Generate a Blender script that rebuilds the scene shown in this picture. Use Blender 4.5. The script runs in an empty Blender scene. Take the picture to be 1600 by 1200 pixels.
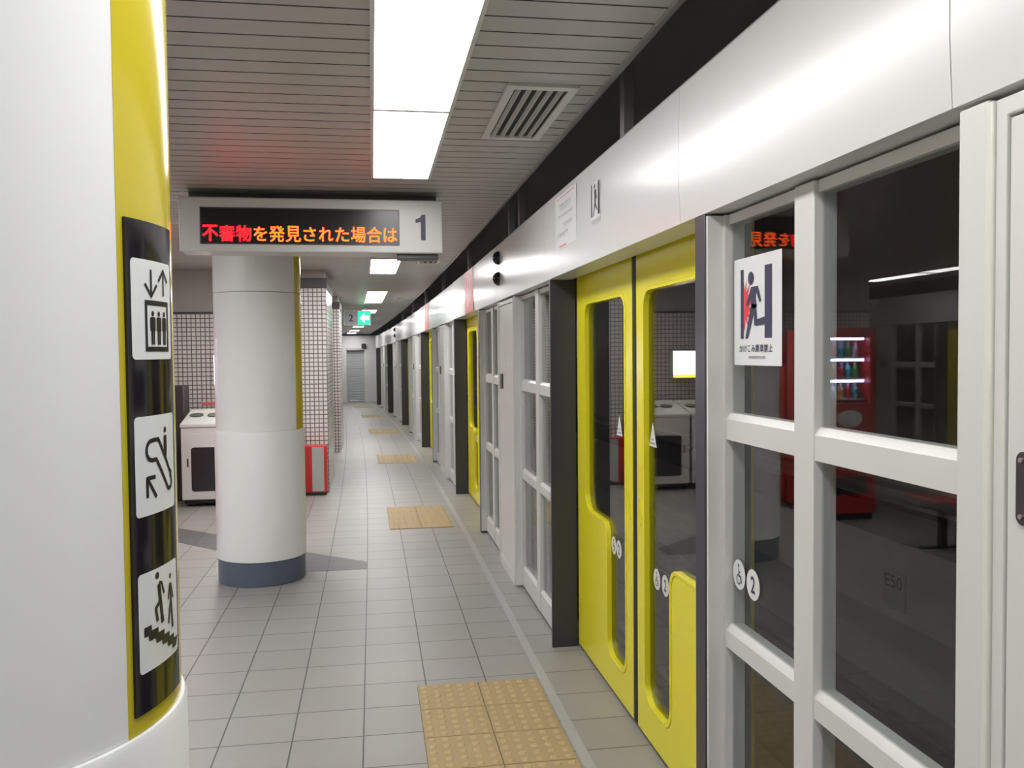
import bpy, bmesh, math, random
from mathutils import Vector, Matrix
from mathutils.geometry import tessellate_polygon
random.seed(7)
PI = math.pi
S = bpy.context.scene
COL = S.collection

# ------------------------------------------------------------------ camera
cam_d = bpy.data.cameras.new('camera')
cam = bpy.data.objects.new('camera', cam_d)
COL.objects.link(cam)
cam_d.sensor_fit = 'HORIZONTAL'
cam_d.sensor_width = 36.0
cam_d.lens = 36.0 * 1380.0 / 1600.0
cam_d.clip_start = 0.05
cam_d.clip_end = 200
yaw, pitch, roll = math.radians(8.98), math.radians(-2.0), math.radians(0.55)
fw = Vector((math.sin(yaw)*math.cos(pitch), math.cos(yaw)*math.cos(pitch), math.sin(pitch)))
rt = Vector((math.cos(yaw), -math.sin(yaw), 0))
up = rt.cross(fw)
rt2 = rt*math.cos(roll) - up*math.sin(roll)
up2 = rt*math.sin(roll) + up*math.cos(roll)
m = Matrix((rt2, up2, -fw)).transposed().to_4x4()
m.translation = Vector((0, 0, 1.64))
cam.matrix_world = m
S.camera = cam

# ------------------------------------------------------------------ world and exposure
W = bpy.data.worlds.new('world')
S.world = W
W.use_nodes = True
W.node_tree.nodes['Background'].inputs[0].default_value = (0.6, 0.62, 0.65, 1)
W.node_tree.nodes['Background'].inputs[1].default_value = 0.01
S.view_settings.view_transform = 'Standard'
S.view_settings.look = 'None'
S.view_settings.gamma = 1.0
S.view_settings.use_curve_mapping = False
S.view_settings.exposure = 0.85
LAMP = 6.0            # strength of the fluorescent ceiling diffusers
S.cycles.use_denoising = True
S.cycles.max_bounces = 10
S.cycles.diffuse_bounces = 6
S.cycles.glossy_bounces = 6
S.cycles.transparent_max_bounces = 24
S.cycles.sample_clamp_indirect = 6.0

# ------------------------------------------------------------------ the platform's own curve
def bend(y):
    d = max(0.0, y-6.0)
    return -d*d/840.0
def dip(y):
    d = max(0.0, y-6.0)
    return 2.6e-4*d*d
def turn(y):
    return math.atan(2*max(0.0, y-6.0)/840.0)
XF = 0.97             # front plane of the platform screen
ZC = 2.66             # ceiling
Y0, Y1 = -4.0, 35.6   # ends of the platform

# ------------------------------------------------------------------ materials
MATS = {}
def mat(name, col, rough=0.5, metal=0.0, spec=0.5, emit=None, strength=0.0, noise=0.0, nscale=3.0, coat=0.0):
    if name in MATS: return MATS[name]
    M = bpy.data.materials.new(name); M.use_nodes = True
    nt = M.node_tree; b = nt.nodes['Principled BSDF']
    b.inputs['Base Color'].default_value = (*col, 1)
    b.inputs['Roughness'].default_value = rough
    b.inputs['Metallic'].default_value = metal
    b.inputs['Specular IOR Level'].default_value = spec
    b.inputs['Coat Weight'].default_value = coat
    b.inputs['Coat Roughness'].default_value = 0.08
    if emit:
        b.inputs['Emission Color'].default_value = (*emit, 1)
        b.inputs['Emission Strength'].default_value = strength
    if noise:
        tc = nt.nodes.new('ShaderNodeTexCoord')
        n = nt.nodes.new('ShaderNodeTexNoise'); n.inputs['Scale'].default_value = nscale
        n.inputs['Detail'].default_value = 5
        r = nt.nodes.new('ShaderNodeMapRange')
        r.inputs[3].default_value = 1-noise; r.inputs[4].default_value = 1+noise
        x = nt.nodes.new('ShaderNodeMix'); x.data_type = 'RGBA'; x.blend_type = 'MULTIPLY'
        x.inputs[0].default_value = 1; x.inputs[6].default_value = (*col, 1)
        nt.links.new(tc.outputs['Object'], n.inputs['Vector'])
        nt.links.new(n.outputs['Fac'], r.inputs[0])
        nt.links.new(r.outputs[0], x.inputs[7])
        nt.links.new(x.outputs[2], b.inputs['Base Color'])
    MATS[name] = M
    return M

def tile_mat(name, c1, c2, grout, size, gap, rough, bump=0.3, off=(0, 0), dirt=0.06, spec=0.5):
    M = bpy.data.materials.new(name); M.use_nodes = True
    nt = M.node_tree; b = nt.nodes['Principled BSDF']; L = nt.links.new
    uv = nt.nodes.new('ShaderNodeUVMap'); uv.uv_map = 'UVMap'
    mp = nt.nodes.new('ShaderNodeMapping'); mp.inputs['Location'].default_value = (off[0], off[1], 0)
    br = nt.nodes.new('ShaderNodeTexBrick')
    br.offset = 0.0; br.squash = 1.0
    br.inputs['Color1'].default_value = (*c1, 1); br.inputs['Color2'].default_value = (*c2, 1)
    br.inputs['Mortar'].default_value = (*grout, 1)
    br.inputs['Scale'].default_value = 1.0
    br.inputs['Mortar Size'].default_value = gap
    br.inputs['Mortar Smooth'].default_value = 0.1
    br.inputs['Brick Width'].default_value = size
    br.inputs['Row Height'].default_value = size
    n = nt.nodes.new('ShaderNodeTexNoise'); n.inputs['Scale'].default_value = 1.7; n.inputs['Detail'].default_value = 6
    r = nt.nodes.new('ShaderNodeMapRange'); r.inputs[3].default_value = 1-dirt; r.inputs[4].default_value = 1+dirt
    x = nt.nodes.new('ShaderNodeMix'); x.data_type = 'RGBA'; x.blend_type = 'MULTIPLY'; x.inputs[0].default_value = 1
    L(uv.outputs[0], mp.inputs[0]); L(mp.outputs[0], br.inputs['Vector'])
    L(uv.outputs[0], n.inputs['Vector']); L(n.outputs['Fac'], r.inputs[0])
    L(br.outputs['Color'], x.inputs[6]); L(r.outputs[0], x.inputs[7])
    L(x.outputs[2], b.inputs['Base Color'])
    bp = nt.nodes.new('ShaderNodeBump'); bp.inputs['Strength'].default_value = bump; bp.inputs['Distance'].default_value = 0.002
    inv = nt.nodes.new('ShaderNodeMath'); inv.operation = 'SUBTRACT'; inv.inputs[0].default_value = 1
    L(br.outputs['Fac'], inv.inputs[1]); L(inv.outputs[0], bp.inputs['Height']); L(bp.outputs[0], b.inputs['Normal'])
    b.inputs['Roughness'].default_value = rough
    b.inputs['Specular IOR Level'].default_value = spec
    MATS[name] = M
    return M

def glass_mat(name, tint, gain=1.0):
    M = bpy.data.materials.new(name); M.use_nodes = True
    nt = M.node_tree; nt.nodes.clear(); L = nt.links.new
    out = nt.nodes.new('ShaderNodeOutputMaterial')
    tr = nt.nodes.new('ShaderNodeBsdfTransparent'); tr.inputs[0].default_value = (*tint, 1)
    gl = nt.nodes.new('ShaderNodeBsdfGlossy'); gl.inputs['Roughness'].default_value = 0.0
    mx = nt.nodes.new('ShaderNodeMixShader')
    g = nt.nodes.new('ShaderNodeNewGeometry')
    dt = nt.nodes.new('ShaderNodeVectorMath'); dt.operation = 'DOT_PRODUCT'
    ab = nt.nodes.new('ShaderNodeMath'); ab.operation = 'ABSOLUTE'
    om = nt.nodes.new('ShaderNodeMath'); om.operation = 'SUBTRACT'; om.inputs[0].default_value = 1
    pw = nt.nodes.new('ShaderNodeMath'); pw.operation = 'POWER'; pw.inputs[1].default_value = 5
    ml = nt.nodes.new('ShaderNodeMath'); ml.operation = 'MULTIPLY_ADD'
    ml.inputs[1].default_value = 0.96; ml.inputs[2].default_value = 0.04*gain
    L(g.outputs['Normal'], dt.inputs[0]); L(g.outputs['Incoming'], dt.inputs[1])
    L(dt.outputs['Value'], ab.inputs[0]); L(ab.outputs[0], om.inputs[1]); L(om.outputs[0], pw.inputs[0])
    L(pw.outputs[0], ml.inputs[0]); L(ml.outputs[0], mx.inputs[0])
    L(tr.outputs[0], mx.inputs[1]); L(gl.outputs[0], mx.inputs[2]); L(mx.outputs[0], out.inputs[0])
    MATS[name] = M
    return M

white = mat('white_paint', (.66, .66, .64), .35, noise=.02)
fasc = mat('white_enamel_header', (.68, .68, .68), .24)
colw = mat('white_enamel_column', (.87, .88, .885), .28)
yel = mat('yellow_gloss_paint', (.88, .80, .025), .25)
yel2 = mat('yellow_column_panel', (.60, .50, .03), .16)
gasket = mat('window_gasket', (.60, .52, .10), .35)
black = mat('charcoal_post', (.040, .042, .058), .35)
rubber = mat('black_rubber', (.018, .018, .018), .6)
signblack = mat('gloss_black_panel', (.012, .010, .014), .12)
ink = mat('black_ink', (.012, .012, .016), .35)
navy = mat('navy_ink', (.035, .04, .09), .4)
paper = mat('white_sticker', (.76, .78, .78), .3)
red = mat('red_paint', (.55, .02, .02), .35)
redink = mat('red_ink', (.72, .05, .06), .4)
pink = mat('pale_red_ink', (.80, .17, .17), .4)
slate = mat('slate_blue_band', (.10, .125, .175), .35)
alu = mat('satin_aluminium', (.55, .55, .54), .3, metal=.8)
darkm = mat('dark_metal', (.08, .075, .08), .35, metal=.5)
seam = mat('dark_gap', (.02, .02, .02), .8)
ceilm = mat('ceiling_slat_paint', (.46, .45, .435), .36)
grout = mat('ceiling_groove', (.10, .095, .09), .7)
plast = mat('grey_plaster', (.44, .42, .41), .7, noise=.03)
concrete = mat('tunnel_concrete', (.28, .25, .24), .85, noise=.25, nscale=1.5)
ballast = mat('track_bed', (.13, .11, .10), .9, noise=.35, nscale=8)
steel = mat('rail_steel', (.45, .44, .42), .25, metal=1)
brown = mat('dark_brown_board', (.055, .04, .042), .5)
offw = mat('off_white_cabinet', (.72, .72, .70), .4)
dwin = mat('smoked_window', (.03, .03, .036), .15)
greyp = mat('grey_panel', (.40, .41, .40), .4)
shut = mat('grey_shutter', (.50, .515, .53), .5)
holem = mat('bin_hole', (.012, .012, .012), .7)
lampb = mat('bright_fluorescent_diffuser', (.9, .9, .9), .4, emit=(1.0, .99, .985), strength=LAMP*2.15)
lampc = mat('added_lamp_diffuser', (.9, .9, .9), .4, emit=(1.0, .99, .985), strength=LAMP*4.0)  # strongest diffuser, only for lamps added out of view
lamp = mat('fluorescent_diffuser', (.9, .9, .9), .4, emit=(1.0, .99, .985), strength=LAMP)
ledr = mat('led_red', (.05, 0, 0), .5, emit=(1, .006, .010), strength=2.6)
ledo = mat('led_orange', (.05, .01, 0), .5, emit=(1, .085, .010), strength=2.6)
ledbg = mat('led_backing', (.010, .009, .010), .25)
green = mat('exit_green', (.0, .35, .14), .4, emit=(.0, .75, .30), strength=.9)
exitw = mat('exit_white', (.8, .9, .85), .4, emit=(.85, 1, .92), strength=1.6)
boxw = mat('lit_board_face', (.9, .9, .9), .4, emit=(1, 1, .97), strength=7)
boxy = mat('lit_board_yellow', (.9, .8, .1), .4, emit=(1, .9, .06), strength=3.5)
tube = mat('display_lamp', (.8, .85, 1), .4, emit=(.50, .58, 1.0), strength=22)
bottle_m = [mat('bottle_'+n, c, .25) for n, c in (('teal', (.05, .35, .32)), ('white', (.7, .7, .75)), ('red', (.5, .04, .05)), ('green', (.08, .3, .06)), ('amber', (.5, .25, .04)))]
tact = mat('tan_tactile', (.41, .30, .155), .55, noise=.06, nscale=9)
tactg = mat('tan_tactile_joint', (.20, .155, .09), .8)
floor_m = tile_mat('grey_floor_tile', (.335, .325, .305), (.315, .305, .287), (.075, .072, .068), .30, .0035, .42, .25, off=(.06, .10), dirt=.07)
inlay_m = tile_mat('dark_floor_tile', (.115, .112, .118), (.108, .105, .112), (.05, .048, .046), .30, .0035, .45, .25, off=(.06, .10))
wall_m = tile_mat('white_mosaic_tile', (.76, .72, .72), (.72, .68, .68), (.14, .125, .125), .052, .0055, .22, .3, dirt=.03)
glass = glass_mat('clear_glass', (.90, .915, .91))
glassd = glass_mat('door_glass', (.80, .82, .81), 1.1)

# ------------------------------------------------------------------ mesh helpers
class MB:
    def __init__(s): s.v = []; s.f = []; s.m = []
    def add(s, vs, fs, m=0):
        n = len(s.v); s.v += [tuple(v) for v in vs]
        for f in fs: s.f.append([i+n for i in f]); s.m.append(m)
        return s
    def box(s, x0, x1, y0, y1, z0, z1, m=0):
        vs = [(x, y, z) for z in (z0, z1) for y in (y0, y1) for x in (x0, x1)]
        return s.add(vs, [(0, 2, 3, 1), (4, 5, 7, 6), (0, 1, 5, 4), (2, 6, 7, 3), (0, 4, 6, 2), (1, 3, 7, 5)], m)
    def prism(s, poly, axis, a, b, m=0):
        """poly in the two other axes (x: yz, y: xz, z: xy), extruded from a to b"""
        def P(p, t): return {'x': (t, p[0], p[1]), 'y': (p[0], t, p[1]), 'z': (p[0], p[1], t)}[axis]
        n = len(poly)
        tris = tessellate_polygon([[Vector((p[0], p[1], 0)) for p in poly]])
        vs = [P(p, a) for p in poly]+[P(p, b) for p in poly]
        fs = [tuple(t) for t in tris]+[tuple(i+n for i in reversed(t)) for t in tris]
        fs += [(i, (i+1) % n, (i+1) % n+n, i+n) for i in range(n)]
        return s.add(vs, fs, m)
    def plate(s, outer, holes, axis, a, b, m=0):
        def P(p, t): return {'x': (t, p[0], p[1]), 'y': (p[0], t, p[1]), 'z': (p[0], p[1], t)}[axis]
        loops = [outer]+holes
        tris = tessellate_polygon([[Vector((p[0], p[1], 0)) for p in l] for l in loops])
        flat = [p for l in loops for p in l]; n = len(flat)
        vs = [P(p, a) for p in flat]+[P(p, b) for p in flat]
        fs = [tuple(t) for t in tris]+[tuple(i+n for i in reversed(t)) for t in tris]
        k = 0
        for l in loops:
            c = len(l)
            fs += [(k+i, k+(i+1) % c, k+(i+1) % c+n, k+i+n) for i in range(c)]
            k += c
        return s.add(vs, fs, m)
    def lathe(s, prof, n=48, a0=0.0, a1=2*PI, c=(0, 0), m=0, caps=True):
        full = abs(a1-a0-2*PI) < 1e-6
        cnt = n if full else n+1
        vs = []
        for i in range(cnt):
            a = a0+(a1-a0)*i/n
            for r, z in prof: vs.append((c[0]+r*math.cos(a), c[1]+r*math.sin(a), z))
        k = len(prof); fs = []
        for i in range(n):
            j = (i+1) % cnt
            for q in range(k-1): fs.append((i*k+q, j*k+q, j*k+q+1, i*k+q+1))
        if caps and full:
            if prof[0][0] > 1e-6: fs.append(tuple(i*k for i in reversed(range(cnt))))
            if prof[-1][0] > 1e-6: fs.append(tuple(i*k+k-1 for i in range(cnt)))
        return s.add(vs, fs, m)
    def arcplate(s, r0, r1, z0, z1, a0, a1, n=16, m=0):
        """solid curved plate around the z axis"""
        vs = []
        for i in range(n+1):
            a = a0+(a1-a0)*i/n
            for r, z in ((r0, z0), (r1, z0), (r1, z1), (r0, z1)): vs.append((r*math.cos(a), r*math.sin(a), z))
        fs = []
        for i in range(n):
            for q in range(4): fs.append((i*4+q, (i+1)*4+q, (i+1)*4+(q+1) % 4, i*4+(q+1) % 4))
        fs += [(3, 2, 1, 0), (n*4, n*4+1, n*4+2, n*4+3)]
        return s.add(vs, fs, m)
    def cyl(s, p, r, d, axis='z', n=20, m=0):
        ax = {'x': (1, 2, 0), 'y': (0, 2, 1), 'z': (0, 1, 2)}[axis]
        vs = []
        for t in (0, d):
            for i in range(n):
                v = [0, 0, 0]
                v[ax[0]] = p[ax[0]]+r*math.cos(2*PI*i/n); v[ax[1]] = p[ax[1]]+r*math.sin(2*PI*i/n); v[ax[2]] = p[ax[2]]+t
                vs.append(v)
        fs = [tuple(reversed(range(n))), tuple(range(n, 2*n))]+[(i, (i+1) % n, (i+1) % n+n, i+n) for i in range(n)]
        return s.add(vs, fs, m)
    def build(s, name, mats, parent=None, bevel=0.0, smooth=True, warp=False, loc=None, rz=0):
        me = bpy.data.meshes.new(name)
        me.from_pydata(s.v, [], s.f)
        if not isinstance(mats, (list, tuple)): mats = [mats]
        for q in mats: me.materials.append(q)
        for p, k in zip(me.polygons, s.m): p.material_index = k
        bm = bmesh.new(); bm.from_mesh(me)
        bmesh.ops.recalc_face_normals(bm, faces=bm.faces); bm.to_mesh(me); bm.free()
        uv = me.uv_layers.new(name='UVMap')
        for p in me.polygons:
            n = [abs(q) for q in p.normal]; a = n.index(max(n))
            for li in p.loop_indices:
                co = me.vertices[me.loops[li].vertex_index].co
                uv.data[li].uv = (co.y, co.z) if a == 0 else ((co.x, co.z) if a == 1 else (co.x, co.y))
        if warp:
            for v in me.vertices:
                y = v.co.y; v.co.x += bend(y); v.co.z -= dip(y)
        if smooth:
            for p in me.polygons: p.use_smooth = True
            me.set_sharp_from_angle(angle=math.radians(32))
        o = bpy.data.objects.new(name, me); COL.objects.link(o)
        if parent: o.parent = parent
        if loc: o.location = loc
        if rz: o.rotation_euler.z = rz
        if bevel:
            b = o.modifiers.new('bevel', 'BEVEL'); b.width = bevel; b.segments = 2; b.limit_method = 'ANGLE'; b.angle_limit = math.radians(40)
        return o
    def strips(s, x0, x1, z0, z1, y0, y1, step, m=0):
        """a box cut into slices along y, so that it can follow the platform's curve"""
        n = max(1, int(round((y1-y0)/step)))
        vs = []; fs = []
        for i in range(n+1):
            y = y0+(y1-y0)*i/n
            vs += [(x0, y, z0), (x1, y, z0), (x1, y, z1), (x0, y, z1)]
        for i in range(n):
            for q in range(4): fs.append((i*4+q, i*4+(q+1) % 4, (i+1)*4+(q+1) % 4, (i+1)*4+q))
        fs += [(0, 1, 2, 3), (n*4+3, n*4+2, n*4+1, n*4)]
        return s.add(vs, fs, m)

def roundpoly(pts, rad, n=6):
    """round every corner; pts (x, y[, r])"""
    out = []; k = len(pts)
    for i in range(k):
        p = Vector(pts[i][:2]); a = Vector(pts[i-1][:2]); b = Vector(pts[(i+1) % k][:2])
        r = pts[i][2] if len(pts[i]) > 2 else rad
        u = (a-p).normalized(); w = (b-p).normalized()
        ang = math.acos(max(-1, min(1, u.dot(w))))
        t = r/math.tan(ang/2)
        c = p+(u+w).normalized()*(r/math.sin(ang/2))
        p0 = p+u*t; p1 = p+w*t
        a0 = math.atan2(p0.y-c.y, p0.x-c.x); a1 = math.atan2(p1.y-c.y, p1.x-c.x)
        d = (a1-a0+PI) % (2*PI)-PI
        for q in range(n+1):
            g = a0+d*q/n; out.append((c.x+r*math.cos(g), c.y+r*math.sin(g)))
    return out

def rect(x0, y0, x1, y1): return [(x0, y0), (x1, y0), (x1, y1), (x0, y1)]

class Art:
    """flat printed artwork: layers of polygons, mapped onto a plane or a cylinder"""
    def __init__(s): s.items = []; s.layer = 0
    def poly(s, pts, m, holes=()):
        loops = [pts]+list(holes)
        tris = tessellate_polygon([[Vector((p[0], p[1], 0)) for p in l] for l in loops])
        s.items.append(([p for l in loops for p in l], [tuple(t) for t in tris], m, s.layer)); return s
    def circle(s, x, y, r, m, n=28, ry=None, hole=None):
        ry = ry or r
        o = [(x+r*math.cos(2*PI*i/n), y+ry*math.sin(2*PI*i/n)) for i in range(n)]
        h = [[(x+hole*math.cos(2*PI*i/n), y+hole*ry/r*math.sin(2*PI*i/n)) for i in range(n)]] if hole else ()
        return s.poly(o, m, h)
    def stroke(s, pts, w, m, closed=False):
        pts = [Vector(p) for p in pts]
        seg = list(zip(pts, pts[1:]+([pts[0]] if closed else [])))
        if not closed: seg = seg[:len(pts)-1]
        for a, b in seg:
            d = (b-a).normalized(); nn = Vector((-d.y, d.x))*w/2
            s.poly([a+nn, a-nn, b-nn, b+nn], m)
        for p in (pts if closed else pts[1:-1]): s.circle(p.x, p.y, w/2, m, 12)
        return s
    def up(s): s.layer += 1; return s
    def text(s, body, x0, y0, x1, y1, m, bold=0.0, fit=True):
        cu = bpy.data.curves.new('lettering', 'FONT'); cu.body = body; cu.size = 1; cu.offset = bold; cu.resolution_u = 3
        o = bpy.data.objects.new('lettering', cu); COL.objects.link(o)
        dg = bpy.context.evaluated_depsgraph_get(); dg.update()
        me = bpy.data.meshes.new_from_object(o.evaluated_get(dg))
        bpy.data.objects.remove(o); bpy.data.curves.remove(cu)
        vs = [(v.co.x, v.co.y) for v in me.vertices]; fs = [tuple(p.vertices) for p in me.polygons]
        bpy.data.meshes.remove(me)
        if not vs: return s
        ax, bx = min(v[0] for v in vs), max(v[0] for v in vs); ay, by = min(v[1] for v in vs), max(v[1] for v in vs)
        sx = (x1-x0)/(bx-ax); sy = (y1-y0)/(by-ay)
        if not fit: sx = sy = min(sx, sy)
        cx = (x0+x1)/2; cy = (y0+y1)/2
        s.items.append(([(cx+(v[0]-(ax+bx)/2)*sx, cy+(v[1]-(ay+by)/2)*sy) for v in vs], fs, m, s.layer)); return s
    def build(s, name, mats, fn, parent=None, cut=None, loc=None, rz=0, lift=0.0006):
        bm = bmesh.new()
        lay = bm.verts.layers.float.new('lift')
        for pts, fs, m, l in s.items:
            vs = [bm.verts.new((p[0], p[1], 0)) for p in pts]
            for v in vs: v[lay] = l
            for f in fs:
                try:
                    ff = bm.faces.new([vs[i] for i in f]); ff.material_index = m
                    if ff.normal.z < 0 or (ff.normal_update() or ff.normal.z) < 0: ff.normal_flip()
                except ValueError: pass
        if cut:
            xs = [v.co.x for v in bm.verts]; x = math.ceil(min(xs)/cut)*cut
            while x < max(xs):
                bmesh.ops.bisect_plane(bm, geom=bm.verts[:]+bm.edges[:]+bm.faces[:], plane_co=(x, 0, 0), plane_no=(1, 0, 0))
                x += cut
        for v in bm.verts: v.co = fn(v.co.x, v.co.y, v[lay]*lift)
        me = bpy.data.meshes.new(name); bm.to_mesh(me); bm.free()
        for q in mats: me.materials.append(q)
        o = bpy.data.objects.new(name, me); COL.objects.link(o)
        if parent: o.parent = parent
        if loc: o.location = loc
        if rz: o.rotation_euler.z = rz
        return o
def onx_plane(x, y, z):       # artwork that faces the platform (towards -x); its u axis runs towards -y
    return lambda u, v, l: Vector((x-l, y-u, z+v))
def ony_plane(x, y, z):       # artwork that faces -y; its u axis runs towards +x
    return lambda u, v, l: Vector((x+u, y-l, z+v))
def oncyl(r, a, z):           # artwork on a column, centred on angle a
    return lambda u, v, l: Vector(((r+l)*math.cos(a+u/r), (r+l)*math.sin(a+u/r), z+v))

def tag(o, label, cat, group=None, kind=None):
    o['label'] = label; o['category'] = cat
    if group: o['group'] = group
    if kind: o['kind'] = kind
    return o
def thing(name, label, cat, loc=(0, 0, 0), rz=0, group=None):
    o = bpy.data.objects.new(name, None); o.empty_display_size = .1; COL.objects.link(o)
    o.location = loc; o.rotation_euler.z = rz
    return tag(o, label, cat, group)
def struct(o, label=None):
    o['kind'] = 'structure'
    if label: o['label'] = label
    return o
def dup(o, parent=None):
    c = o.copy(); COL.objects.link(c)
    if parent: c.parent = parent
    for ch in list(o.children): dup(ch, c)
    return c
def along(o, y, x=0.0):
    """put a piece of the platform screen at distance y, following the curve"""
    o.location = (XF+bend(y)+x, y, -dip(y)); o.rotation_euler.z = turn(y)
    return o

# ================================================================== THE SETTING
f = MB().strips(-6.1, XF+.24, -.25, 0, Y0, Y1, .5)
struct(f.build('floor', floor_m, warp=True, smooth=False), 'grey square tiled platform floor')

# slatted ceiling: real slats with recessed joints
SL = .1286
def ceiling(x0, x1):
    b = MB(); prof = []; y = Y0
    while y < Y1:
        prof += [(y, ZC), (y+SL-.009, ZC), (y+SL-.009, ZC+.014), (y+SL, ZC+.014)]
        y += SL
    n = len(prof)
    vs = [(x0, p[0], p[1]) for p in prof]+[(x1, p[0], p[1]) for p in prof]
    vs += [(x0, p[0], ZC+.05) for p in prof]+[(x1, p[0], ZC+.05) for p in prof]
    fs = []; ms = []
    for i in range(n-1):
        b_ = 0 if i % 4 == 0 else 1
        b.f.append([i, i+1, i+1+n, i+n]); b.m.append(b_)
        b.f.append([2*n+i, 3*n+i, 3*n+i+1, 2*n+i+1]); b.m.append(1)
        b.f.append([i, 2*n+i, 2*n+i+1, i+1]); b.m.append(0)
        b.f.append([i+n, i+1+n, 3*n+i+1, 3*n+i]); b.m.append(0)
    b.v = vs
    return b
struct(ceiling(-5.9, .885).build('ceiling', [ceilm, grout], warp=True, smooth=False), 'grey slatted metal ceiling')
tr = MB().strips(.885, .905, ZC-.012, ZC+.06, Y0, Y1, .5)
struct(tr.build('trim_1', alu, warp=True, smooth=False), 'metal edge strip along the ceiling')
ks = MB().strips(.806, .850, -.01, .003, Y0, Y1, .5)
struct(ks.build('trim_2', mat('light_floor_strip', (.40, .40, .395), .35), warp=True, smooth=False), 'light strip in the floor along the platform screen')

# dark inlay in the floor, following the tile joints
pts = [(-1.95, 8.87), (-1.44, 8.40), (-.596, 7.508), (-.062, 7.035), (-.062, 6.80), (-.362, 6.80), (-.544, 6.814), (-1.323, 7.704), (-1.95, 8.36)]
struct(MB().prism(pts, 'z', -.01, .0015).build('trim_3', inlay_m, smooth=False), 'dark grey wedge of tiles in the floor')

# walls
struct(MB().strips(-6.1, 1.3, -.2, 3.4, Y0-.2, Y0, .5).build('wall_back', plast, smooth=False), 'plain wall behind the camera')
far = MB().box(-4.5, -1.03+.72, Y1-.6, Y1, -.3, 2.6)
fx = bend(Y1-.6); fz = -dip(Y1-.6)
fw_ = MB()
fw_.plate(rect(-4.5, -.3, 1.3, 2.6), [rect(-.98-fx, 0, -.30-fx, 2.03)], 'y', Y1-.6, Y1-.3)
struct(fw_.build('wall_far', white, warp=True, smooth=False), 'pale end wall of the platform')
ds = thing('door_1', 'grey closed shutter door in the far end wall', 'door', (0, 0, 0)); ds['kind'] = 'structure'
b = MB()
zz = 0
while zz < 1.98:
    b.prism([(Y1-.40, zz+fz), (Y1-.43, zz+.02+fz), (Y1-.43, zz+.085+fz), (Y1-.40, zz+.10+fz)], 'x', -.98, -.30)
    b.box(-.98, -.30, Y1-.40, Y1-.36, zz+fz, zz+.10+fz)
    zz += .1
b.build('shutter_slats', shut, ds)
MB().box(-1.02, -.26, Y1-.62, Y1-.585, 2.03+fz, 2.10+fz).build('shutter_head', greyp, ds)
t = tag(MB().box(-.40, -.26, Y1-.75, Y1-.602, 2.12+fz, 2.28+fz).build('camera_box', rubber, bevel=.01), 'small black box on the far end wall above the shutter', 'box')
t = tag(MB().box(-.86, -.55, Y1-.605, Y1-.50, .05+fz, .10+fz).build('white_plate', paper), 'white strip at the foot of the far shutter', 'plate')

# enclosure of the stairs: mosaic wall facing the camera, plaster band above
YW = 10.777
b = MB().box(-4.4, -.86, YW, YW+.25, 0, 2.137, 0).box(-4.4, -.86, YW+.012, YW+.25, 2.137, ZC+.01, 1).box(-4.4, -.86, YW-.014, YW+.012, 2.137, 2.155, 2)
struct(b.build('wall_left', [wall_m, plast, darkm], smooth=False), 'mosaic tiled wall with plain grey band above')
def pier(x0, x1, y0, y1, label):
    t = thing('tiled_pillar', label, 'pillar', ((x0+x1)/2, (y0+y1)/2, -dip(y0)))
    a, c = (x1-x0)/2, (y1-y0)/2
    MB().box(-a, a, -c, c, 0, 2.44).build('tiled_shaft', wall_m, t, smooth=False)
    MB().box(-a+.02, a-.02, -c+.02, c-.02, 2.56, ZC+.03).build('capping', plast, t, smooth=False)
    MB().box(-a-.01, a+.01, -c-.01, c+.01, 2.44, 2.56).build('header_band', mat('dark_header', (.10, .095, .095), .5), t, smooth=False)
    return t
pier(-.95, -.53, YW-.012, 12.3, 'white mosaic tiled pillar behind the red box')
pier(-1.15, -.545, 15.35, 16.6, 'narrow white mosaic tiled pillar beyond the first tiled pillar')
b = MB().strips(-1.25, -1.15, 0, ZC, 16.6, Y1-.6, .5)
struct(b.build('wall_side', wall_m, warp=True, smooth=False), 'mosaic tiled wall running to the end of the platform')
b = MB().strips(-1.3, -.86, 0, ZC, 12.3, 15.35, .5)
struct(b.build('wall_inner', wall_m, warp=True, smooth=False), 'set back wall between the tiled pillars')

# the track and the tunnel seen through the glass
struct(MB().strips(1.21, 4.62, -1.35, -1.12, Y0, Y1, .5).build('trim_4', ballast, warp=True, smooth=False), 'dark track bed beyond the screens')
b = MB().strips(4.6, 4.9, -1.3, 3.6, Y0, Y1, .5)
struct(b.build('wall_right', concrete, warp=True, smooth=False), 'dark tunnel wall beyond the track')
struct(MB().strips(.95, 4.8, 3.5, 3.7, Y0, Y1, .5).build('trim_5', mat('tunnel_roof', (.45, .42, .44), .9), warp=True, smooth=False), 'dark tunnel roof above the track')
struct(MB().strips(1.2, 1.24, -1.2, -.02, Y0, Y1, .5).build('trim_6', concrete, warp=True, smooth=False), 'face of the platform edge')
lt = mat('pale_concrete', (.21, .205, .20), .8, noise=.1)
struct(MB().strips(4.15, 4.6, -1.12, -.78, Y0, Y1, .5).build('trim_8', lt, warp=True, smooth=False), 'low pale kerb along the foot of the tunnel wall')
struct(MB().strips(4.42, 4.6, .36, .44, Y0, Y1, .5).build('trim_9', lt, warp=True, smooth=False), 'pale cable duct running along the tunnel wall')
struct(MB().strips(4.45, 4.6, -.02, .26, Y0, Y1, .5).build('trim_10', rubber, warp=True, smooth=False), 'dark bundle of cables under the pale duct')
def rail(x, label):
    b = MB().strips(x-.065, x+.065, -1.12, -1.10, Y0, Y1, .5, 1).strips(x-.012, x+.012, -1.10, -1.01, Y0, Y1, .5, 1).strips(x-.032, x+.032, -1.01, -.975, Y0, Y1, .5, 0)
    tag(b.build('rail', [steel, darkm], warp=True, smooth=False), label, 'rail', 'running rails')
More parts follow.
